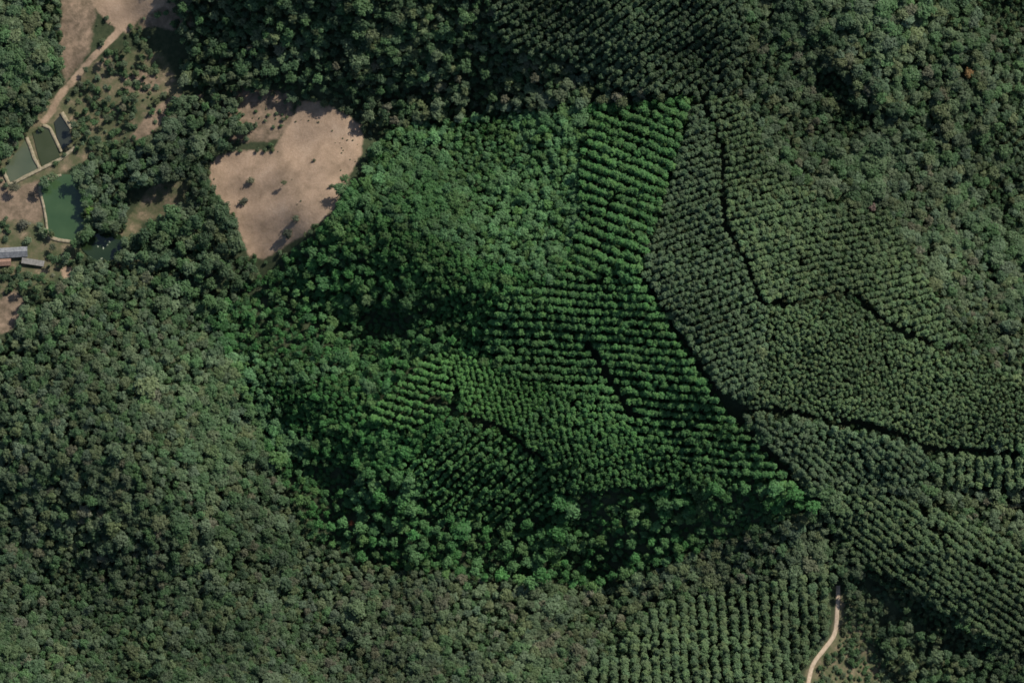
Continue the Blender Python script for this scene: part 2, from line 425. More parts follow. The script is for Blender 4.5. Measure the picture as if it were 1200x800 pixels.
def bush(seed):
    rs = np.random.default_rng(seed); lobes = []
    for k in range(6):
        a = k * 2.4 + rs.uniform(-.5, .5); rr = .95 * math.sqrt(k / 6)
        lobes.append(((rr * math.cos(a), rr * math.sin(a), 1.25 - .35 * rr + rs.uniform(-.15, .3)), rs.uniform(.55, .85)))
    crown = crown_mesh(lobes, 26, .26, rs)
    parts = [limb((0, 0, -.4), tuple(c), .07, .03, 4) for c, r in lobes[:4]]
    return crown, joinm(parts)
def data_mesh(name, vf, mats, idx=None):
    me = bpy.data.meshes.new(name); me.from_pydata([tuple(map(float, p)) for p in vf[0]], [], [tuple(map(int, f)) for f in vf[1]])
    for m in mats: me.materials.append(m)
    if idx is not None: me.polygons.foreach_set('material_index', np.asarray(idx, np.int32))
    me.update(); return me
MODELS = {}
for kind, fn, num in (('broad', broadleaf, 6), ('euca', eucalypt, 5), ('bush', bush, 4)):
    for k in range(num):
        cr, tr = fn(100 + 13 * k + len(kind))
        both = joinm([cr, tr])
        idx = [0] * len(cr[1]) + [1] * len(tr[1])
        proto = bpy.data.objects.new('model_' + kind, data_mesh('model_' + kind, both, [M_LEAF_I, M_BARK], idx))
        MODELS.setdefault(kind, []).append((data_mesh('crown', cr, [M_LEAF]), data_mesh('trunk', tr, [M_BARK]), proto))

# ---------------------------------------------------------------- stands of trees
# colours are leaf albedo, except that pale ridge palettes also hold sunlit brightness
GREYG, GREEN, DARK, OLIVE, BROWNG, BLUEG = (.09,.13,.066), (.063,.12,.047), (.05,.09,.042), (.096,.126,.056), (.112,.12,.072), (.082,.124,.07)
HUES = {'grey green': GREYG, 'leaf green': GREEN, 'dark green': DARK, 'olive green': OLIVE, 'brownish grey': BROWNG, 'bluish green': BLUEG}
MIXF = [(GREYG, .32), (GREEN, .26), (DARK, .16), (OLIVE, .13), (BROWNG, .03), (BLUEG, .1)]
MIXP = [(GREYG, .46), (GREEN, .14), (OLIVE, .18), (BROWNG, .08), (BLUEG, .14)]
MIXLIT = [((.112,.15,.088), .5), (GREYG, .2), (OLIVE, .2), (BLUEG, .1)]  # paler leaves, with the brightness of sunlit slopes painted in
MIXD = [(GREYG, .2), (GREEN, .36), (DARK, .3), (OLIVE, .12), (BROWNG, .02)]
EUC = [((.086,.138,.06), .5), ((.1,.147,.062), .27), ((.076,.126,.058), .23)]
EUCY = [((.105,.162,.064), .6), ((.094,.15,.062), .4)]
EUCB = [((.084,.132,.064), .6), ((.074,.12,.06), .4)]
M = 100
def full(): return [(-M,-M),(1200+M,-M),(1200+M,800+M),(-M,800+M)]
# name, polygon, kind, spacing (px), size range, palette, label for its big trees
F = 'forest'; P = 'plant'; S = 'scrub'
ZONES = [
 dict(n='west', rough=.25, gaps=1.5, p=full(), k=F, sp=8.0, sz=(.62,1.15), pal=MIXF, lab='in the dense forest on the hill south of the ponds'),
 dict(n='northwest', p=[(-M,-M),(72,-M),(70,95),(60,125),(30,150),(0,190),(-M,220)], k=F, sp=8.0, sz=(.65,1.2), pal=MIXF, lab='in the grey green forest above the fish ponds'),
 dict(n='north', rough=0.42, gaps=1.0, tall=1.25, p=[(205,-M),(610,-M),(560,60),(600,118),(455,148),(430,140),(360,112),(300,100),(270,105),(235,90),(222,60),(200,30)], k=F, sp=8.6, sz=(.6,1.15), pal=MIXD, lab='in the dark forest above the bare clearing'),
 dict(n='hollow', rough=0.35, p=[(600,50),(660,60),(720,100),(790,105),(814,112),(457,148),(520,125),(590,118)], k=F, sp=9.5, sz=(.6,1.1), pal=MIXP, lab='in the shady hollow below the northern plantation'),
 dict(n='northeast', rough=0.38, gaps=1.5, p=[(870,-M),(1270,-M),(1270,420),(1140,410),(1120,400),(1085,330),(1040,240),(960,240),(900,190),(880,120),(868,40)], k=F, sp=9.0, sz=(.65,1.35), pal=MIXF, lab='in the eastern forest beyond the plantation'),
 dict(n='pale', p=[(1020,195),(1090,190),(1140,290),(1180,360),(1270,400),(1270,450),(1190,440),(1130,410),(1090,345),(1050,270)], k=F, sp=7.6, sz=(.55,1.0), pal=MIXP, lab='in the pale grey woodland strip beside the plantation'),
 dict(n='southeast', p=[(1080,560),(1270,560),(1270,660),(1200,640),(1140,610),(1090,590),(1060,570)], k=F, sp=8.2, sz=(.6,1.15), pal=MIXP, lab='in the pale woodland between two plantation blocks'),
 dict(n='ravine', tall=1.1, rough=0.4, gaps=1.0, p=[(985,690),(1010,670),(1050,700),(1100,750),(1180,790),(1270,800),(1270,870),(1060,870),(1040,800),(1010,750)], k=F, sp=10.0, sz=(.6,1.15), pal=MIXD, lab='in the dark ravine beside the dirt track'),
 dict(n='south', p=[(364,629),(460,668),(701,688),(958,592),(985,640),(960,680),(870,680),(760,700),(690,760),(640,870),(330,870)], k=F, sp=7.9, sz=(.6,1.15), pal=MIXP, lab='on the sunny slope below the green plot'),
 # inside the plot
 dict(n='plot_base', p=PLOT, k=F, sp=7.4, sz=(.5,.9), pal=[(GREEN,.7),(OLIVE,.3)], plot=1, lab='in the mixed growth between planted rows of the green plot'),
 dict(n='plot_upper', p=[(457,148),(690,124),(700,160),(690,240),(650,330),(560,300),(450,275),(382,262)], k=F, sp=6.6, sz=(.45,.9), pal=MIXLIT, plot=1, lab='on the bright upper slope of the green plot'),
 dict(n='plot_crest', rough=.12, p=[(382,262),(450,250),(540,290),(600,330),(560,350),(500,345),(420,320),(360,285)], k=F, sp=5.8, sz=(.42,.7), pal=[((.09,.15,.06),.6),(OLIVE,.4)], plot=1, lab='along the leafy crest of the green plot'),  # crest leaves brightened so the ridge reads as sunlit
 dict(n='plot_west', rough=0.42, gaps=1.25, tall=1.15, p=[(243,371),(300,328),(365,280),(440,310),(500,345),(540,400),(500,415),(440,470),(380,440),(300,440),(270,425)], k=F, sp=9.0, sz=(.55,1.05), pal=MIXD, plot=1, lab='on the shaded west slope of the green plot'),
 dict(n='plot_edge', p=[(262,412),(300,405),(400,425),(440,450),(440,475),(380,520),(330,545),(312,515)], k=F, sp=7.2, sz=(.5,.95), pal=MIXLIT, plot=1, lab='on the pale western edge of the green plot'),
 dict(n='plot_spur', p=[(318,450),(400,435),(450,470),(480,490),(520,520),(470,545),(400,545),(340,500)], rough=.14, k=F, sp=5.8, sz=(.4,.7), pal=[(GREEN,.8),(OLIVE,.2)], plot=1, lab='on the low spur of the green plot'),
 dict(n='plot_lower', tall=1.15, rough=0.35, p=[(325,535),(400,545),(480,560),(520,600),(640,600),(720,560),(800,560),(900,565),(940,575),(958,592),(701,688),(460,668),(364,629)], k=F, sp=12.5, sz=(.62,1.2), pal=[(GREYG,.45),(GREEN,.35),(OLIVE,.2)], plot=1, gaps=.6, lab='among the dark gaps at the bottom of the green plot'),
 dict(n='plot_mid', p=[(560,300),(650,330),(640,360),(600,400),(540,400),(500,370),(530,345)], rough=.16, k=F, sp=6.2, sz=(.4,.75), pal=[(GREEN,.8),(OLIVE,.2)], plot=1, lab='on the steep shoulder of the green plot'),
 # plantation blocks
 dict(n='euca_plot_e', p=[(690,135),(811,118),(749,320),(700,340),(650,360),(640,335),(672,300),(680,250),(680,190)], k=P, rows=(23,11.8,3.7), sz=(.85,1.1), pal=EUC, plot=1, lab='in the terraced rows on the ridge of the green plot'),
 dict(n='euca_plot_c', p=[(600,330),(640,335),(749,320),(845,470),(905,535),(930,570),(840,555),(760,520),(700,470),(660,455),(600,440),(560,400)], k=P, rows=(5,9.8,3.7), sz=(.8,1.05), pal=EUC, plot=1, lab='in the level rows at the heart of the green plot'),
 dict(n='euca_plot_a', p=[(425,480),(510,412),(540,445),(520,480),(470,510)], k=P, rows=(16,9.6,3.6), sz=(.7,.9), pal=EUCY, plot=1, lab='in the short rows on the west tip of the green plot'),
 dict(n='euca_plot_b', p=[(510,412),(545,415),(600,440),(660,455),(680,480),(640,520),(600,520),(550,490)], k=P, wide=1.2, rows=(76,6.8,3.4), sz=(.7,.85), pal=EUCY, plot=1, lab='in the close rows on the bright patch of the green plot'),
 dict(n='euca_plot_f', p=[(600,500),(660,455),(700,470),(760,520),(840,555),(880,570),(720,570),(650,580),(640,545)], k=P, loose=.14, rows=(80,7.2,4.2), sz=(.85,1.15), pal=EUC, plot=1, lab='in the uneven block below the gully of the green plot'),
 dict(n='euca_plot_d', p=[(470,545),(530,500),(560,495),(600,520),(640,545),(650,600),(580,610),(510,600)], k=P, wide=1.05, rows=(-42,8.6,3.6), sz=(.7,.95), pal=EUC, plot=1, skip=.18, lab='in the slanting rows on the dark flank of the green plot'),
 dict(n='euca_north', p=[(545,-M),(865,-M),(875,60),(860,110),(814,112),(730,108),(660,70),(590,60)], k=P, wide=1.08, rows=(-36,9.2,3.6), sz=(.85,1.1), pal=EUCB+[((.052,.098,.044),.3)], lab='in the northern plantation above the hollow'),
 dict(n='euca_east_a', p=[(816,112),(832,118),(848,180),(850,258),(872,305),(895,360),(900,470),(850,472),(751,320)], k=P, rows=(-22,8.0,3.2), sz=(.75,.98), pal=EUCB, lab='in the rows between the green plot and the narrow ride'),
 dict(n='euca_east_b', p=[(832,118),(862,110),(885,150),(900,190),(960,240),(1040,245),(1085,330),(1125,400),(1080,400),(985,342),(895,360),(872,305),(850,258),(848,180)], k=P, rows=(-14,8.0,3.3), sz=(.75,1.0), pal=EUC, lab='in the plantation between the narrow ride and the east forest'),
 dict(n='euca_east_c', p=[(895,360),(985,342),(1080,400),(1130,412),(1190,442),(1270,455),(1270,530),(1085,522),(960,488),(855,474),(900,440)], k=P, loose=.2, rows=(-30,5.6,3.8), sz=(.75,.95), pal=EUC, lab='in the smooth plantation above the long dark ride'),
 dict(n='euca_south_a', p=[(870,484),(960,494),(1060,514),(1088,530),(1080,565),(1040,575),(975,578),(940,560),(905,525)], k=P, loose=.12, rows=(40,7.6,4.0), sz=(.9,1.15), pal=EUCB, lab='in the dark block under the long ride'),
 dict(n='euca_south_b', p=[(1090,530),(1270,536),(1270,572),(1190,572),(1090,562)], k=P, rows=(90,11.5,3.6), sz=(.9,1.15), pal=EUC, lab='in the upright rows below the end of the long ride'),
 dict(n='euca_south_c', p=[(968,572),(1040,578),(1090,592),(1140,612),(1200,645),(1270,670),(1270,790),(1190,762),(1110,716),(1050,676),(1000,660),(980,620)], k=P, rows=(36,8.6,3.6), sz=(.85,1.08), pal=EUC, lab='in the slanting rows by the foot of the green plot'),
 dict(n='euca_south_d', p=[(700,770),(770,705),(870,685),(960,672),(982,640),(978,735),(962,755),(935,790),(925,870),(640,870)], k=P, rows=(88,11.8,3.9), sz=(.85,1.15), pal=EUC, lab='in the tall rows beside the dirt track'),
 dict(n='euca_corner', p=[(1160,160),(1200,150),(1270,150),(1270,225),(1200,220)], k=P, rows=(-45,9,5.5), sz=(.8,1.0), pal=EUCB, lab='in the small block beyond the east forest'),
 # open ground with scrub
 dict(n='farm', p=[(72,-M),(205,-M),(200,30),(222,60),(200,120),(190,150),(130,175),(96,190),(80,215),(60,205),(0,220),(-M,225),(0,190),(30,150),(60,125),(70,95)], k=S, sp=6, sz=(.25,1.5), pal=MIXF, dens=.32),
 dict(n='farmyard', p=[(-M,225),(0,220),(45,215),(50,270),(66,282),(96,285),(100,296),(70,330),(30,345),(30,370),(10,395),(-M,395)], k=S, sp=8, sz=(.6,2.0), pal=MIXP, dens=.45),
 dict(n='belt', rough=0.3, p=[(78,212),(90,195),(130,175),(170,165),(205,140),(240,115),(268,105),(290,130),(262,160),(250,178),(244,190),(225,205),(160,215),(150,250),(135,270),(100,272),(97,240),(86,228)], k=F, sp=8.2, sz=(.55,1.15), pal=[(BLUEG,.4),(GREYG,.3),(GREEN,.3)], lab='in the tree belt between the ponds and the clearing'),
 dict(n='meadow', p=[(150,222),(222,208),(220,236),(190,256),(165,275),(140,280),(148,255)], k=S, sp=12, sz=(.6,1.2), pal=MIXP, dens=.2),
 dict(n='copse', rough=0.4, gaps=1.1, tall=1.25, p=[(165,270),(190,258),(218,238),(226,205),(244,190),(250,225),(275,258),(282,282),(296,305),(243,371),(215,345),(170,310),(158,292)], k=F, sp=8.8, sz=(.65,1.25), pal=MIXD, lab='in the dark copse below the bare clearing'),
 dict(n='notch', p=[(270,160),(300,150),(330,150),(334,165),(316,180),(270,176)], k=S, sp=7, sz=(.7,1.5), pal=MIXF, dens=.8),
 dict(n='clear_edge', p=[(420,150),(455,148),(382,262),(352,285),(308,325),(300,305),(345,285),(390,248),(410,215)], k=S, sp=7, sz=(.6,1.6), pal=MIXP, dens=.75),
 dict(n='trackside', p=[(984,692),(1003,702),(1028,735),(1050,780),(1064,870),(925,870),(935,800),(955,785),(975,750)], k=S, sp=5, sz=(.5,1.6), pal=[(GREEN,.4),(GREYG,.4),(OLIVE,.2)], dens=1.3),
]
ZONES.append(dict(n='fringe', p=[(345,98),(385,106),(428,130),(446,150),(426,152),(408,137),(378,122),(352,120)], k=S, sp=6, sz=(.5,1.9), pal=MIXF, dens=1.2))
ZONES.append(dict(n='lobe', p=[(280,106),(346,102),(352,135),(335,162),(300,154),(282,138)], k=S, sp=7, sz=(.3,1.2), pal=MIXP, dens=.3))
CLUMPS = [[(138,30),(172,32),(172,58),(150,64),(140,50)], [(122,58),(148,56),(146,86),(128,90)], [(92,76),(112,74),(112,100),(96,106)], [(158,60),(182,58),(182,84),(162,84)],
          [(104,98),(134,100),(132,146),(112,150),(102,130)], [(138,100),(164,96),(160,150),(140,150)], [(82,112),(106,112),(110,176),(92,172),(84,150)], [(108,160),(140,150),(140,176),(100,186)],
          [(-70,262),(8,258),(14,284),(-70,284)], [(-70,316),(30,314),(56,318),(60,345),(30,350),(20,340),(-70,350)], [(56,284),(72,284),(72,304),(56,306)], [(76,290),(96,294),(104,312),(80,316)]]
for q in BARE: ZONES.append(dict(n='bare', p=q, k=None))
for q in CLUMPS: ZONES.append(dict(n='clump', rough=.35, p=q, k=F, sp=11.5, sz=(.42,.85), pal=MIXF, lab='in the loose groves between ponds, track and farmhouse'))
for q in (BROWN[1], [(-70,222),(10,222),(40,204),(72,186),(84,188),(74,206),(50,212),(53,262),(20,258),(-70,258)], [(56,277),(98,281),(98,290),(78,292),(66,300)],
          [(70,-70),(110,-70),(112,20),(104,60),(90,80),(78,98),(70,60),(72,20)]):
    ZONES.append(dict(n='open', p=q, k=None))
GAPS = [([(820,112),(838,150),(846,180),(848,255),(852,268),(870,300),(893,357)], 3.6), ([(893,357),(925,356),(955,348),(985,342),(1005,352),(1025,370),(1060,392),(1110,412)], 4.0),
        ([(845,462),(868,480),(910,482),(960,490),(1010,497),(1060,510),(1085,525),(1270,534)], 4.2),
        ([(690,405),(712,440),(730,470),(745,492)], 5.0), ([(755,330),(800,400),(846,470),(905,535),(958,590),(970,620),(982,690)], 3.6),
        ([(506,465),(540,485),(590,505),(640,540)], 3.4), ([(980,578),(1010,600),(1060,650),(1090,680)], 1.0),
        ([(1075,590),(1110,640),(1160,668),(1270,720)], 2.2), ([(440,470),(508,412)], 2.0),
        (TRACKS[0], 8), (TRACKS[1], 9), ([(710,230),(712,310)], 2.2)]
VOIDS = [[(182,58),(206,62),(216,95),(242,108),(236,118),(205,112),(188,92)],            # grass shadowed by the forest edge
         [(1140,0),(1200,0),(1190,45),(1165,35)], [(970,140),(985,125),(1000,160),(985,165)], [(1150,210),(1170,200),(1195,270),(1180,280)],
         [(1045,685),(1075,705),(1170,765),(1140,770),(1080,735)], [(-70,285),(40,284),(56,302),(54,314),(-70,316)]]
def blocked(u, v, trees=True):
    b = np.zeros(len(u), bool)
    for line, wd in GAPS: b |= segdist(u, v, line) < wd
    for q, p in enumerate(VOIDS):
        if trees or q in (0, 5): b |= inpoly(u, v, p)
    for p, _, _ in PONDS: b |= inpoly(u, v, p)
    return b
zone_at_res = 2
gu = np.arange(-M, 1200 + M, zone_at_res); gv = np.arange(-M, 800 + M, zone_at_res)
GU, GV = np.meshgrid(gu, gv); ZM = np.zeros(GU.shape, int)
for k, zz in enumerate(ZONES): ZM[inpoly(GU, GV, zz['p'])] = k
def zone_id(u, v):
    i = np.clip(((u + M) / zone_at_res).astype(int), 0, len(gu) - 1); j = np.clip(((v + M) / zone_at_res).astype(int), 0, len(gv) - 1)
    return ZM[j, i]
def poisson(poly, sp_min, sp_fun):
    p = np.array(poly, float); a0, b0 = p.min(0); a1, b1 = p.max(0)
    n = int((a1 - a0) * (b1 - b0) / sp_min ** 2 * 2.6)
    cu, cv = rng.uniform(a0, a1, n), rng.uniform(b0, b1, n)
    ok = inpoly(cu, cv, poly); cu, cv = cu[ok], cv[ok]
    sp = sp_fun(cu, cv); cell = sp_min * .7; grid = {}; out = []
    for i in range(len(cu)):
        x_, y_, s = cu[i], cv[i], sp[i]; gx, gy = int(x_ // cell), int(y_ // cell); r = int(s // cell) + 1; bad = False
        for ax in range(gx - r, gx + r + 1):
            for ay in range(gy - r, gy + r + 1):
                for (px, py) in grid.get((ax, ay), ()):
                    if (px - x_) ** 2 + (py - y_) ** 2 < s * s: bad = True; break
                if bad: break
            if bad: break
        if not bad: grid.setdefault((gx, gy), []).append((x_, y_)); out.append(i)
    return cu[out], cv[out], sp[out]
TREES = {'broad': [], 'euca': [], 'bush': []}      # rows: u v scale_xy scale_z colour zone
def pick(pal, n):
    cs = np.array([c for c, _ in pal]); ww = np.array([q for _, q in pal]); ww = ww / ww.sum()
    c = cs[rng.choice(len(cs), n, p=ww)]
    return c * rng.uniform(.78, 1.25, (n, 1)) * rng.uniform(.95, 1.05, (n, 3))
PLOT_TINT = np.array((0.78, 1.2, 0.82))           # green overlay tint of the plot, put into its leaf colours
LEAN = math.sin(TILT) / PXM
for zi, zz in enumerate(ZONES):
    k = zz['k']
    if k is None: continue
    if k in (F, S):
        s0 = zz['sp'] * (.78 if k == F and zz['n'] != 'clump' else 1)
        u, v, s = poisson(zz['p'], s0 * .8, lambda a, b: s0 * (1 + .22 * lownoise(a, b, 1)) * rng.uniform(.8, 1.25, len(a)))
        keep = np.ones(len(u), bool)
        if 'dens' in zz: keep &= (lownoise(u, v, 2) * .5 + .5 + rng.uniform(-.25, .25, len(u))) < zz['dens'] + .1
        if 'gaps' in zz: keep &= (lownoise(u, v, 1) + .5 * lownoise(u, v, 2)) > -zz['gaps']
        u, v, s = u[keep], v[keep], s[keep]
        rel = np.clip(s / s0, .7, 1.5)
        sc = rng.uniform(*zz['sz'], len(u)) * (.55 + .45 * rel) * (1.06 if k == F else 1.1)
        if k == F:
            sc = sc * (1 + .2 * lownoise(u, v, 3)); em = rng.random(len(u)) < .07; sc[em] *= rng.uniform(1.25, 1.6, em.sum())
        hz = (sc / 1.06) ** .5 * (1 + zz.get('rough', .22) * rng.uniform(-1, 1, len(u))) * zz.get('tall', 1) if k == F else sc * rng.uniform(.8, 1.3, len(u))
        kind = 'broad' if k == F else 'bush'
    else:
        ang, rs_, ts_ = zz['rows']; ts_ *= .84; a = R(ang); p = np.array(zz['p'], float); c = p.mean(0)
        Rm = np.abs(p - c).max() * 1.5
        nr, nt_ = int(Rm / rs_), int(Rm / ts_)
        I, J = np.meshgrid(np.arange(-nr, nr + 1), np.arange(-nt_, nt_ + 1)); I, J = I.ravel(), J.ravel()
        al = J * ts_ + rng.normal(0, ts_ * .2, len(I)); ac = I * rs_ + rng.normal(0, rs_ * zz.get('loose', .06), len(I))
        u = c[0] + al * math.cos(a) - ac * math.sin(a); v = c[1] + al * math.sin(a) + ac * math.cos(a)
        wob = 3.6 * lownoise(u, v, 0) + 1.6 * lownoise(u, v, 3)
        u = u - wob * math.sin(a); v = v + wob * math.cos(a)
        ok = inpoly(u, v, zz['p']) & (rng.random(len(u)) > zz.get('skip', .03)); u, v = u[ok], v[ok]
        grow = 1 + .09 * lownoise(u, v, 1)
        base = rs_ / 8.4 if rs_ < 8.4 else (rs_ / 8.4) ** .25
        sc = rng.uniform(*zz['sz'], len(u)) * rng.uniform(.75, 1.15, len(u)) * base * grow * zz.get('wide', 1.35 if rs_ < 6.5 else 1.15)
        hz = rng.uniform(*zz['sz'], len(u)) * grow * rng.uniform(.92, 1.08, len(u))
        kind = 'euca'
    H0 = {'broad': 8.5, 'euca': 11.5, 'bush': 1.2}[kind]
    wg = 0 if (k == P or zz.get('plot')) else 5.0
    ok = (zone_id(u + wg * lownoise(u, v, 2), v + wg * lownoise(v, u, 2)) == zi); u, v, sc, hz = u[ok], v[ok], sc[ok], hz[ok]
    ok = ~blocked(u, v); u, v, sc, hz = u[ok], v[ok], sc[ok], hz[ok]
    col = pick(zz['pal'], len(u))
    col = col * (1 + .17 * lownoise(u, v, 4) + .12 * lownoise(u, v, 1))[:, None]
    if k == F:                                  # patches of one species
        sel = lownoise(u, v, 3) > 1.0
        col[sel] = col[sel] * .5 + np.array(GREEN) * .5
    if zz.get('plot'): col = col * PLOT_TINT
    vb = v + H0 * hz * LEAN                     # crown, not stem, stands over the surveyed spot
    for r in np.c_[u, vb, sc, hz, col, np.full(len(u), zi), v]: TREES[kind].append(r)
tu = np.r_[rng.uniform(250, 425, 40), rng.uniform(395, 424, 14)]; tv = np.r_[rng.uniform(110, 300, 40), rng.uniform(140, 215, 14)]
ok = inpoly(tu, tv, BARE[0]) & (lownoise(tu, tv, 2) > -.2); tu, tv = tu[ok], tv[ok]; ts = rng.uniform(.18, .42, len(tu))
for r in np.c_[tu, tv, ts, ts * rng.uniform(.6, 1.1, len(tu)), pick([(OLIVE, .6), (DARK, .4)], len(tu)) * .8, np.zeros(len(tu)), tv]: TREES['bush'].append(r)
# undergrowth closes the floor below the trees
s0 = 6.2; a_, b_ = np.meshgrid(np.arange(-M, 1200 + M, s0), np.arange(-M, 800 + M, s0))
u = a_.ravel() + rng.uniform(-.5, .5, a_.size) * s0; v = b_.ravel() + rng.uniform(-.5, .5, a_.size) * s0
zi = zone_id(u, v); kk = np.array([{F: 2, P: 1}.get(z['k'], 0) for z in ZONES])[zi]
pl = np.array([1 if z.get('plot') else 0 for z in ZONES])[zi]
ok = (kk > 0) & ~blocked(u, v, False); u, v, kk, pl, zi = u[ok], v[ok], kk[ok], pl[ok], zi[ok]
sc = rng.uniform(1.0, 1.7, len(u)); hz = np.where(kk == 2, rng.uniform(2.2, 3.7, len(u)), rng.uniform(3.4, 5.2, len(u)))
col = pick([(GREEN, .35), (DARK, .45), (OLIVE, .2)], len(u)) * .85
col[pl == 1] *= PLOT_TINT
low = np.array([z['n'] in ('plot_lower', 'plot_west', 'north', 'copse', 'ravine', 'clump', 'belt') for z in ZONES])[zi]
mid = np.array([z['k'] == P and z['rows'][1] > 9.2 or z['n'] == 'euca_plot_d' for z in ZONES])[zi]
hz[low] *= .42; hz[mid] *= .7; thin = ~(low & (rng.random(len(u)) < .22))
u, v, sc, hz, col, zi = u[thin], v[thin], sc[thin], hz[thin], col[thin], zi[thin]
for r in np.c_[u, v, sc, hz, col, zi, v]: TREES['bush'].append(r)
for k in TREES: TREES[k] = np.array(TREES[k])

SPECIAL = [  # u, v, kind, scale, zscale, colour, name, label, category
 (412,612,'broad',.62,.95,(.15,.05,.025),'flowering_tree','red flowering tree among dark gaps of the forest','tree'),
 (1134,86,'broad',.95,1.0,(.24,.15,.06),'dry_tree','ochre brown dry tree in the eastern forest','tree'),
 (1021,243,'broad',.8,1.0,(.16,.115,.095),'dry_tree','pinkish grey bare looking tree at plantation corner','tree'),
 (106,247,'broad',.9,.8,(.10,.19,.035),'lime_tree','lime green tree leaning over the long green pond','tree'),
 (342,114,'broad',1.25,.75,(.06,.1,.05),'broadleaf_tree','lone round tree at the north edge of the bare clearing','tree'),
 (367,117,'bush',1.6,1.5,(.085,.12,.05),'shrub','small green shrub beside the lone round tree','shrub'),
 (333,214,'broad',.55,.5,(.085,.1,.05),'small_tree','small sparse tree in the middle of the bare clearing','tree'),
 (294,212,'bush',1.7,1.4,(.12,.125,.075),'shrub','pale grassy bush on the west half of the clearing','shrub'),
 (285,236,'bush',1.9,1.3,(.05,.06,.038),'shrub','dark spreading bush low on the west clearing','shrub'),
 (347,256,'bush',1.6,1.5,(.08,.1,.06),'shrub','round bush on the clearing near its lower corner','shrub'),
 (337,274,'bush',2.2,2.0,(.035,.045,.028),'shrub','dark tall bush at the lower corner of the clearing','shrub'),
 (388,218,'bush',1.1,1.2,(.08,.1,.055),'shrub','small bush by the right hand edge of the clearing','shrub'),
 (368,188,'bush',.8,.9,(.09,.1,.055),'shrub','tiny tuft alone on the upper clearing','shrub'),
 (62,290,'broad',.7,.5,(.05,.065,.036),'small_tree','dark rounded tree in the yard beside the grey roofed house','tree'),
 (28,262,'bush',2.4,1.9,(.1,.105,.075),'shrub','grey bush on the yard above the house','shrub'),
 (92,120,'broad',.8,.7,(.085,.12,.05),'broadleaf_tree','yellow green tree standing above the smallest pond','tree'),
 (150,98,'broad',.85,.6,(.08,.115,.05),'broadleaf_tree','rounded tree on the grass between track and forest','tree'),
 (150,60,'broad',.8,.7,(.07,.115,.045),'broadleaf_tree','green tree just below the track in the grass','tree'),
 (168,68,'broad',.7,.6,(.08,.125,.05),'broadleaf_tree','small leafy tree by the forest shade on the grass','tree'),
 (148,52,'broad',.65,.7,(.06,.1,.045),'broadleaf_tree','slim tree close to the bend of the dirt track','tree'),
 (192,112,'bush',1.8,1.6,(.07,.1,.05),'shrub','low bush on the eroded bank near the forest','shrub'),
 (120,50,'bush',1.7,1.6,(.08,.11,.055),'shrub','bush on the outer edge of the dirt track','shrub'),
 (101,82,'broad',.6,.55,(.055,.085,.042),'small_tree','dark small tree at the narrow end of the track','tree'),
]
SURVEYED = [(s[0], s[1]) for s in SPECIAL]
for k in TREES:                                   # clear the spot each named tree stands on
    d = np.min(np.stack([np.hypot(TREES[k][:, 0] - a, TREES[k][:, 8] - b) for a, b in SURVEYED]), 0)
    TREES[k] = TREES[k][d > 9]

def add_tree(name, kind, model, pos, rz, sxy, sz, col, label, cat, group=None):
    root = bpy.data.objects.new(name, None); COL.objects.link(root); root.empty_display_size = .5
    root.location = pos; root.rotation_euler = (0, 0, rz); root.scale = (sxy, sxy, sz)
    tag(root, label, cat, group)
    cm, tm, _ = MODELS[kind][model]
    for nm, md in (('crown', cm), ('trunk' if kind != 'bush' else 'stem', tm)):
        o = bpy.data.objects.new(nm, md); COL.objects.link(o); o.parent = root; o.color = (*[float(c) for c in col], 1)
    return root
for (u, v, kind, s, hs, col, name, lab, cat) in SPECIAL:
    vb = v + {'broad': 8.5, 'bush': 1.2}[kind] * hs * LEAN
    p = place(u, vb)[0]
    add_tree(name, kind, random.randrange(len(MODELS[kind])), p, random.uniform(0, 6.28), s, hs, col, lab, cat)

# the largest 300 of each kind stand as single trees, the remaining crowns fill in the mass
ADJ = {'broad': ('broadleaf_tree', 'big crowned broadleaf tree ', 'tree'), 'euca': ('plantation_tree', 'slender planted tree ', 'tree')}
def label_of(kind, t, zz):
    if kind == 'euca': return 'slender planted tree ' + zz['lab']
    c = t[4:7] / (PLOT_TINT if zz.get('plot') else 1); c = c / c.sum()
    hue = min(HUES, key=lambda h: np.abs(c - np.array(HUES[h]) / sum(HUES[h])).sum() + (.02 if h == 'dark green' else 0))
    if zz.get('plot') and hue != 'brownish grey': hue = 'vivid green' if hue in ('leaf green', 'dark green') else 'pale green'
    return 'big ' + hue + ' broadleaf tree ' + zz['lab']
for kind in ('broad', 'euca'):
    T = TREES[kind]
    inside = (T[:, 0] > 8) & (T[:, 0] < 1192) & (T[:, 8] > 8) & (T[:, 8] < 792)
    show = T[:, 2] * np.sqrt(T[:, 3]); big = []
    ids, cnt = np.unique(T[inside, 7], return_counts=True)
    for zid, c in zip(ids, cnt):                    # every stand gives its largest crowns
        idx = np.where(inside & (T[:, 7] == zid))[0]
        big += list(idx[np.argsort(-show[idx])][:max(2, int(round(298 * c / cnt.sum())))])
    big = np.array(big[:306])
    pos = place(T[big, 0], T[big, 1])
    nm, adj, cat = ADJ[kind]
    for q, i in enumerate(big):
        zz = ZONES[int(T[i, 7])]
        add_tree(nm, kind, int(rng.integers(len(MODELS[kind]))), pos[q], rng.uniform(0, 6.28), T[i, 2], T[i, 3], T[i, 4:7], label_of(kind, T[i], zz), cat, 'largest trees ' + zz['lab'])
    m = np.ones(len(T), bool); m[big] = False; TREES[kind] = T[m]

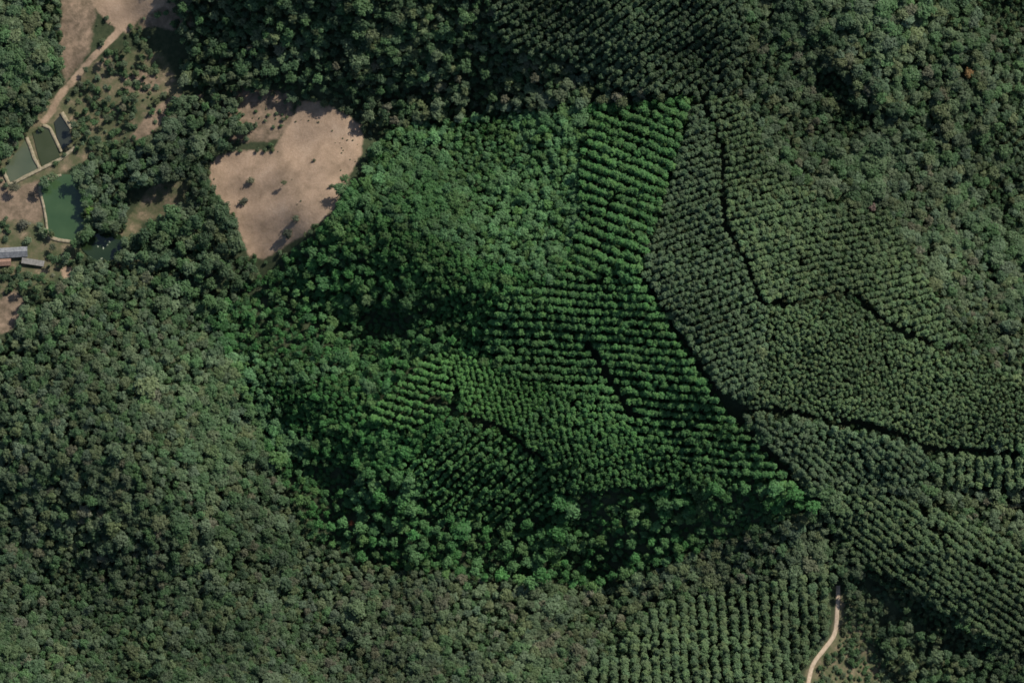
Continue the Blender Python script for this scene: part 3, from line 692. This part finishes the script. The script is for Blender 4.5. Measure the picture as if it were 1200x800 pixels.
def scatter(name, label, cat, kind):
    T = TREES[kind]; n = len(T); pos = place(T[:, 0], T[:, 1])
    me = bpy.data.meshes.new(name); me.from_pydata(pos.tolist(), [], [])
    def att(nm, ty, key, arr): me.attributes.new(nm, ty, 'POINT').data.foreach_set(key, np.ascontiguousarray(arr).ravel())
    att('rot', 'FLOAT_VECTOR', 'vector', np.c_[rng.normal(0, .05, n), rng.normal(0, .05, n), rng.uniform(0, 6.28, n)].astype(np.float32))
    att('scl', 'FLOAT_VECTOR', 'vector', np.c_[T[:, 2], T[:, 2], T[:, 3]].astype(np.float32))
    att('tint', 'FLOAT_COLOR', 'color', np.c_[T[:, 4:7], np.ones(n)].astype(np.float32))
    att('pick', 'INT', 'value', rng.integers(0, len(MODELS[kind]), n).astype(np.int32))
    o = bpy.data.objects.new(name, me); COL.objects.link(o)
    tag(o, label, cat, kind='stuff')
    g = bpy.data.node_groups.new(name, 'GeometryNodeTree')
    g.interface.new_socket('Geometry', in_out='INPUT', socket_type='NodeSocketGeometry')
    g.interface.new_socket('Geometry', in_out='OUTPUT', socket_type='NodeSocketGeometry')
    N, Lk = g.nodes, g.links; gi, go = N.new('NodeGroupInput'), N.new('NodeGroupOutput')
    jn = N.new('GeometryNodeJoinGeometry')
    for _, _, pr in MODELS[kind]:
        oi = N.new('GeometryNodeObjectInfo'); oi.inputs['Object'].default_value = pr
        gti = N.new('GeometryNodeGeometryToInstance'); Lk.new(oi.outputs['Geometry'], gti.inputs[0]); Lk.new(gti.outputs[0], jn.inputs[0])
    ip = N.new('GeometryNodeInstanceOnPoints'); ip.inputs['Pick Instance'].default_value = True
    def named(nm, ty):
        a = N.new('GeometryNodeInputNamedAttribute'); a.data_type = ty; a.inputs['Name'].default_value = nm; return a.outputs['Attribute']
    Lk.new(gi.outputs[0], ip.inputs['Points']); Lk.new(jn.outputs[0], ip.inputs['Instance'])
    Lk.new(named('pick', 'INT'), ip.inputs['Instance Index'])
    Lk.new(named('rot', 'FLOAT_VECTOR'), ip.inputs['Rotation']); Lk.new(named('scl', 'FLOAT_VECTOR'), ip.inputs['Scale'])
    Lk.new(ip.outputs[0], go.inputs[0])
    o.modifiers.new('stand', 'NODES').node_group = g
    print('STAND', name, n)
scatter('forest', 'dense mixed broadleaf forest covering the hills and gullies', 'forest', 'broad')
scatter('plantation', 'closely planted rows of slender young trees over the ridges', 'plantation', 'euca')
scatter('scrub', 'loose grey green scrub around the clearing, ponds and track', 'scrub', 'bush')

# ---------------------------------------------------------------- farm buildings
M_ROOF = noisy('roof_sheet', (0.09, 0.094, 0.1), (0.19, 0.195, 0.2), 0.8, rough=0.55, spec=0.4)
M_ROOF2 = noisy('weathered_sheet', (0.12, 0.115, 0.105), (0.22, 0.21, 0.195), 0.7, rough=0.6)
M_TILE = noisy('clay_tile', (0.15, 0.09, 0.065), (0.24, 0.15, 0.11), 1.2)
M_WALL = noisy('plaster', (0.32, 0.27, 0.22), (0.42, 0.37, 0.31), 0.6)
M_WOOD = noisy('door_wood', (0.07, 0.045, 0.03), (0.12, 0.08, 0.05), 2)
M_GLASS = noisy('window_glass', (0.02, 0.025, 0.03), (0.03, 0.035, 0.04), 2, rough=0.1, spec=0.6)
def box(x0, x1, y0, y1, z0, z1):
    v = [(x, y, z) for z in (z0, z1) for y in (y0, y1) for x in (x0, x1)]
    return v, [(0,2,3,1),(4,5,7,6),(0,1,5,4),(2,6,7,3),(0,4,6,2),(1,3,7,5)]
def slope(x0, x1, ya, za, yb, zb, th=.06, rib=0.9):     # one sheet slope with raised seams
    parts = []
    def slab(a, b, t0, t1):
        v = [(a,ya,za+t0),(b,ya,za+t0),(b,yb,zb+t0),(a,yb,zb+t0),(a,ya,za+t1),(b,ya,za+t1),(b,yb,zb+t1),(a,yb,zb+t1)]
        f = [(0,3,2,1),(4,5,6,7),(0,1,5,4),(1,2,6,5),(2,3,7,6),(3,0,4,7)]
        return v, f
    parts.append(slab(x0, x1, 0, th))
    n = int((x1 - x0) / rib)
    for k in range(n + 1):
        c = x0 + (x1 - x0) * k / n; parts.append(slab(max(x0, c - .05), min(x1, c + .05), th, th + .05))
    return joinm(parts)
def house(name, u, v, rz, L, W, wall_h, rise, roof_m, label, single=False):
    root = bpy.data.objects.new(name, None); COL.objects.link(root)
    p = place(u, v)[0]; root.location = (p[0], p[1], p[2] - .1); root.rotation_euler = (0, 0, R(rz))
    tag(root, label, 'house' if name == 'farmhouse' else 'shed')
    l, w_ = L / 2, W / 2
    wv, wf = box(-l, l, -w_, w_, 0, wall_h)
    if not single:
        o = len(wv); wv = wv + [(-l, 0, wall_h + rise), (l, 0, wall_h + rise)]
        wf = wf + [(4, 6, o), (5, o + 1, 7)]
    mesh_obj('wall', wv, wf, M_WALL, root)
    e = .5
    if single:
        mesh_obj('roof', *slope(-l - e, l + e, -w_ - e, wall_h + .04, w_ + e, wall_h + rise), roof_m, root)
    else:
        k = rise / w_
        r = mesh_obj('roof', *slope(-l - e, l + e, -w_ - e, wall_h - k * e + .05, 0, wall_h + rise + .05), roof_m, root)
        mesh_obj('roof', *slope(-l - e, l + e, w_ + e, wall_h - k * e + .05, 0, wall_h + rise + .05), roof_m, root)
        mesh_obj('ridge_cap', *box(-l - e, l + e, -.16, .16, wall_h + rise + .1, wall_h + rise + .2), roof_m, r)
    d = mesh_obj('door', *box(-.5, .5, -w_ - .06, -w_ + .02, .1, min(2.1, wall_h - .2)), M_WOOD, root)
    mesh_obj('handle', *box(.32, .4, -w_ - .12, -w_ - .062, 1.0, 1.12), M_GLASS, d)
    for xx in (-l * .6, l * .55):
        wn = mesh_obj('window', *box(xx - .6, xx + .6, -w_ - .05, -w_ + .02, 1.0, min(1.9, wall_h - .2)), M_GLASS, root)
        mesh_obj('frame', *joinm([box(xx - .7, xx + .7, -w_ - .09, -w_ - .052, .9, 1.0), box(xx - .04, xx + .04, -w_ - .09, -w_ - .052, 1.0, 1.85)]), M_WOOD, wn)
    return root
house('farmhouse', 13, 297, 3.5, 19, 5.2, 2.8, 1.3, M_ROOF, 'long farmhouse with grey gabled metal roof below the pond')
house('shed', 39, 308, -9, 12.5, 2.4, 2.2, .35, M_ROOF2, 'low open sided shed with flat grey roof beside the farmhouse', True)
house('shed', 6, 308, 3.5, 6.5, 3.4, 2.2, .8, M_TILE, 'small outbuilding with red clay tiled roof against the farmhouse')
M_WHITE = noisy('pale_leaf', (0.22, 0.26, 0.17), (0.42, 0.45, 0.34), 3)
for k, (u, v, r) in enumerate([(115, 289, .7), (121, 291, 1.1), (128, 283, 1.0), (119, 303, .8), (126, 287, .6)]):
    rs = np.random.default_rng(k); vt, fc = [], []
    x, y, _ = [float(q[0]) for q in to_world(np.array([u]), np.array([v]), np.array([1.5]))]
    for q in range(12):
        c = np.array((rs.normal() * .4 * r, rs.normal() * .3 * r, .05 + .08 * rs.random()))
        o = len(vt); vt += quad_leaf(c, np.array((rs.normal() * .2, rs.normal() * .2, 1)), .35 * r * rs.uniform(.6, 1.1), rs); fc.append((o, o+1, o+2, o+3))
    o = mesh_obj('floating_plant', vt, fc, M_WHITE); o.location = (x, y, 1.47)
    tag(o, 'small white clump of plants floating on the dark pond', 'water plant', 'white clumps on the dark pond')
